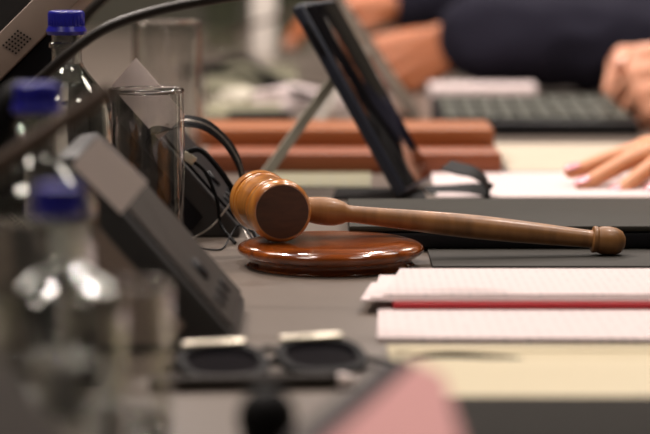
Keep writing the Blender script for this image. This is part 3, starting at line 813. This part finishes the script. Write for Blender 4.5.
def person(label, y, arms, skin, mj, jacket_name, hair_m, nails_m, sleeve_r, cuff_gap, tx=0.86, shirt=None, head_turn=0.0, wr=0.0):
    """seated at the right side of the table, facing -x; arms = list of dicts (shoulder side, elbow, wrist, hand args)"""
    t = thing('person', label, 'person', (tx, y, 0))
    G = lambda x, yy, z: Vector((tx + x, y + yy, z))
    b = NB(); c = NB(); tr = NB(); sh_ = NB()
    pel, bel, che, nk, hd_ = G(0.02, 0, 0.56), G(0, 0, 0.75), G(-0.05, 0, 1.0), G(-0.09, 0, 1.14), G(-0.12, 0, 1.29)
    for bm_, e in ((b, 0.0), (c, 0.014)):
        for sy in (-1, 1):
            caps(bm_, pel + Vector((0, sy * 0.075, 0)), bel + Vector((0, sy * 0.06, 0)), 0.105 + e, 0.098 + e)
            caps(bm_, bel + Vector((0, sy * 0.06, 0)), che + Vector((0, sy * 0.075, 0)), 0.098 + e, 0.105 + e)
            caps(bm_, che + Vector((0, sy * 0.075, 0)), G(-0.07, sy * 0.15, 1.09), 0.105 + e, 0.060 + e)
            caps(bm_, G(-0.07, sy * 0.15, 1.09), nk + Vector((0, 0, -0.02)), 0.058 + e * 0.8, 0.055 + e * 0.4)
    caps(b, nk, hd_ + Vector((0.01, 0, -0.05)), 0.055, 0.052)
    # head, jaw, nose, ears
    caps(b, hd_ + Vector((0.015, 0, 0.03)), hd_ + Vector((-0.015, 0, 0.03)), 0.082, 0.076)
    caps(b, hd_ + Vector((-0.025, 0, 0.0)), hd_ + Vector((-0.055, 0, -0.065)), 0.066, 0.036)
    caps(b, hd_ + Vector((-0.090, 0, 0.015)), hd_ + Vector((-0.108, 0, -0.020)), 0.009, 0.014)
    caps(b, hd_ + Vector((-0.083, -0.016, -0.052)), hd_ + Vector((-0.083, 0.016, -0.052)), 0.0085, 0.0085)
    for sy in (-1, 1): caps(b, hd_ + Vector((0.005, sy * 0.080, 0.022)), hd_ + Vector((0.0, sy * 0.076, -0.018)), 0.016, 0.011)
    for sy in (-1, 1):      # legs, under the table
        hip, kne, ank = G(0.0, sy * 0.10, 0.53), G(-0.42, sy * 0.13, 0.50), G(-0.40, sy * 0.13, 0.09)
        chain(b, [hip, kne, ank], [0.080, 0.055, 0.038]); chain(b, [ank, ank + Vector((-0.14, 0, -0.045))], [0.036, 0.028])
        chain(tr, [hip, kne, ank + Vector((0, 0, 0.02))], [0.095, 0.070, 0.058])
        chain(sh_, [ank + Vector((0.02, 0, -0.05)), ank + Vector((-0.15, 0, -0.055))], [0.036, 0.034])
    nl = []
    for a in arms:
        S, E, Wt = G(-0.08, a['side'] * 0.165, 1.07), Vector(a['elbow']), Vector(a['wrist'])
        chain(b, [S, E, Wt], [0.052, 0.040, 0.0265])
        caps(b, Wt, Wt + Vector(a['f']).normalized() * 0.02, 0.0265, 0.022)
        fw = (Wt - E).normalized()
        ce = Wt - fw * cuff_gap
        chain(c, [S, E, ce], [0.066, sleeve_r, sleeve_r * 0.86 if sleeve_r > 0.05 else sleeve_r])
        if shirt is not None:
            a['cuff'] = (ce, fw)
        ns = hand(b, Wt + Vector(a['f']).normalized() * 0.012, a['f'], a['n'], a['s'], a['curls'], a.get('splay', 0.06), a.get('scale', 1.0), a.get('thumb', (0.55, 0.35, 0.25)), a.get('lift', 0.0))
        nl += ns
    body = remesh('body', b, 0.0028, skin, t, smooth=3)
    for fr in nl: nail_obj(fr, body, nails_m)
    jk = remesh(jacket_name, c, 0.007, mj, t, smooth=5, wrinkle=wr)
    if shirt is not None:
        for a in arms:
            ce, fw = a['cuff']; r_ = 0.036
            pr = [(r_, -0.02), (r_, 0.022), (r_ - 0.003, 0.022), (r_ - 0.003, -0.02), (r_, -0.02)]
            obj('shirt_cuff', lathe(NB(), pr, 28, Matrix.Translation(ce + fw * 0.012) @ frame(fw, (0, 0, 1))), shirt, jk)
    remesh('trousers', tr, 0.008, M_trous, t, smooth=4)
    remesh('shoes', sh_, 0.007, M_shoe, t, smooth=3)
    hb = NB()
    caps(hb, hd_ + Vector((0.030, 0, 0.052)), hd_ + Vector((-0.020, 0, 0.062)), 0.083, 0.070)
    caps(hb, hd_ + Vector((0.045, 0, 0.03)), hd_ + Vector((0.045, 0, -0.03)), 0.066, 0.050)
    remesh('hair', hb, 0.006, hair_m, t, smooth=3)
    for sy in (-1, 1):
        eb = NB(); ball(eb, hd_ + Vector((-0.083, sy * 0.030, 0.012)), 0.011); e = obj('eye', eb, M_eye, body)
        ib = NB(); ball(ib, hd_ + Vector((-0.0895, sy * 0.030, 0.012)), 0.0053); obj('iris', ib, M_hair, e)
    return t
FIST = [(1.15, 1.35, 0.6)] * 4
# navy jacket, both forearms on the table far back
person('person in a navy jacket leaning both forearms on the table far back', 3.75,
       [dict(side=-1, elbow=V(0.50, 3.41, 0.060), wrist=V(0.195, 3.40, 0.078), f=(-0.88, 0, -0.40), n=(-0.25, -0.95, 0.2), s=(-0.62, 0.2, 0.75),
             curls=[(0.7, 0.8, 0.3), (0.8, 0.8, 0.3), (0.8, 0.9, 0.3), (0.9, 0.9, 0.3)], scale=1.1),
        dict(side=1, elbow=V(0.50, 3.93, 0.060), wrist=V(0.135, 3.80, 0.115), f=(-1, -0.12, -0.05), n=(-0.05, -0.3, 0.95), s=(0.05, -0.9, -0.3),
             curls=[(0.3, 0.4, 0.3), (0.35, 0.45, 0.3), (0.35, 0.5, 0.3), (0.4, 0.5, 0.3)], scale=1.1)],
       M_skin2, M_navy, 'jacket', M_hairg, M_nailn, 0.0680, 0.02, wr=0.006)
# fist resting beside the keyboard
person('person in charcoal sleeves with a loosely closed fist by the keyboard', 2.95,
       [dict(side=-1, elbow=V(0.72, 2.80, 0.055), wrist=V(0.482, 2.80, 0.078), f=(-1, 0.0, -0.22), n=(-0.15, -0.85, 0.45), s=(0.05, 0.40, 0.9),
             curls=FIST, scale=1.2, thumb=(0.5, 0.1, -0.25)),
        dict(side=1, elbow=V(0.70, 3.13, 0.055), wrist=V(0.470, 3.02, 0.055), f=(-1, -0.3, 0), n=(-0.15, 0.7, 0.6), s=(0, -0.7, 0.6),
             curls=FIST, scale=1.1, thumb=(0.5, 0.1, -0.25))],
       M_skin, M_charc, 'jacket', M_hair, M_nailn, 0.052, 0.03, tx=0.93)
# pink nails
person('person with pink nails resting a hand flat on the white sheet', 2.28,
       [dict(side=-1, elbow=V(0.610, 2.45, 0.050), wrist=V(0.392, 2.280, 0.036), f=(-0.80, -0.58, -0.08), n=(-0.10, -0.20, 0.97), s=(-0.58, 0.80, 0.1),
             curls=[(0.15, 0.05, 0.0), (0.22, 0.08, 0.0), (0.28, 0.10, 0.02), (0.22, 0.14, 0.05)], splay=0.10, scale=0.95, thumb=(0.8, 0.6, 0.35))],
       M_skin3, M_blouse, 'blouse', M_hair, M_nail, 0.043, -0.012)

# ------------------------------------------------------------------ chairs under the people
def chair(x, y, label):
    t = thing('office_chair', label, 'chair', (x, y, 0), 0, 'office chairs')
    O = Vector((x, y, 0))
    obj('seat', box(NB(), O + Vector((0.02, 0, 0.40)), (0.46, 0.46, 0.06), 0.02), M_chair, t)
    obj('backrest', box(NB(), O + Vector((0.29, 0, 0.75)), (0.05, 0.44, 0.50), 0.02, Matrix.Rotation(R(8), 4, 'Y')), M_chair, t)
    obj('back_bracket', box(NB(), O + Vector((0.262, 0, 0.44)), (0.02, 0.06, 0.22), 0.005), M_black, t)
    obj('column', lathe(NB(), [(0, 0.08), (0.03, 0.08), (0.025, 0.38), (0, 0.38)], 20, Matrix.Translation(O)), M_silver, t)
    for k in range(5):
        a = 2 * math.pi * k / 5
        e = O + Vector((0.28 * math.cos(a), 0.28 * math.sin(a), 0.055))
        lg = obj('leg', tube(NB(), [O + Vector((0, 0, 0.09)), O.lerp(e, 0.5) + Vector((0, 0, 0.05)), e], 0.018), M_black, t)
        bb = NB(); ball(bb, e + Vector((0, 0, -0.026)), 0.028); obj('castor', bb, M_rubber, lg)
    return t
chair(0.88, 3.75, 'dark office chair under the person in the navy jacket')
chair(0.95, 2.95, 'dark office chair under the person in charcoal sleeves')
chair(0.88, 2.28, 'dark office chair under the person with pink nails')

# ------------------------------------------------------------------ camera and world
cam = bpy.data.cameras.new('camera'); cam.lens = 135; cam.sensor_width = 36; cam.sensor_fit = 'HORIZONTAL'
cam.clip_start = 0.05; cam.dof.use_dof = True; cam.dof.focus_distance = 1.745; cam.dof.aperture_fstop = 5.6; cam.dof.aperture_blades = 0
co = bpy.data.objects.new('camera', cam); COL.objects.link(co)
co.location = CAM; co.rotation_euler = (R(90) - PITCH, 0, 0)
scene.camera = co
w = bpy.data.worlds.new('world'); scene.world = w; w.use_nodes = True
w.node_tree.nodes['Background'].inputs['Color'].default_value = (1, 0.92, 0.82, 1)
w.node_tree.nodes['Background'].inputs['Strength'].default_value = 0.05
vs = scene.view_settings
vs.view_transform = 'Standard'; vs.look = 'None'; vs.gamma = 1.0; vs.use_curve_mapping = False
vs.exposure = -0.6
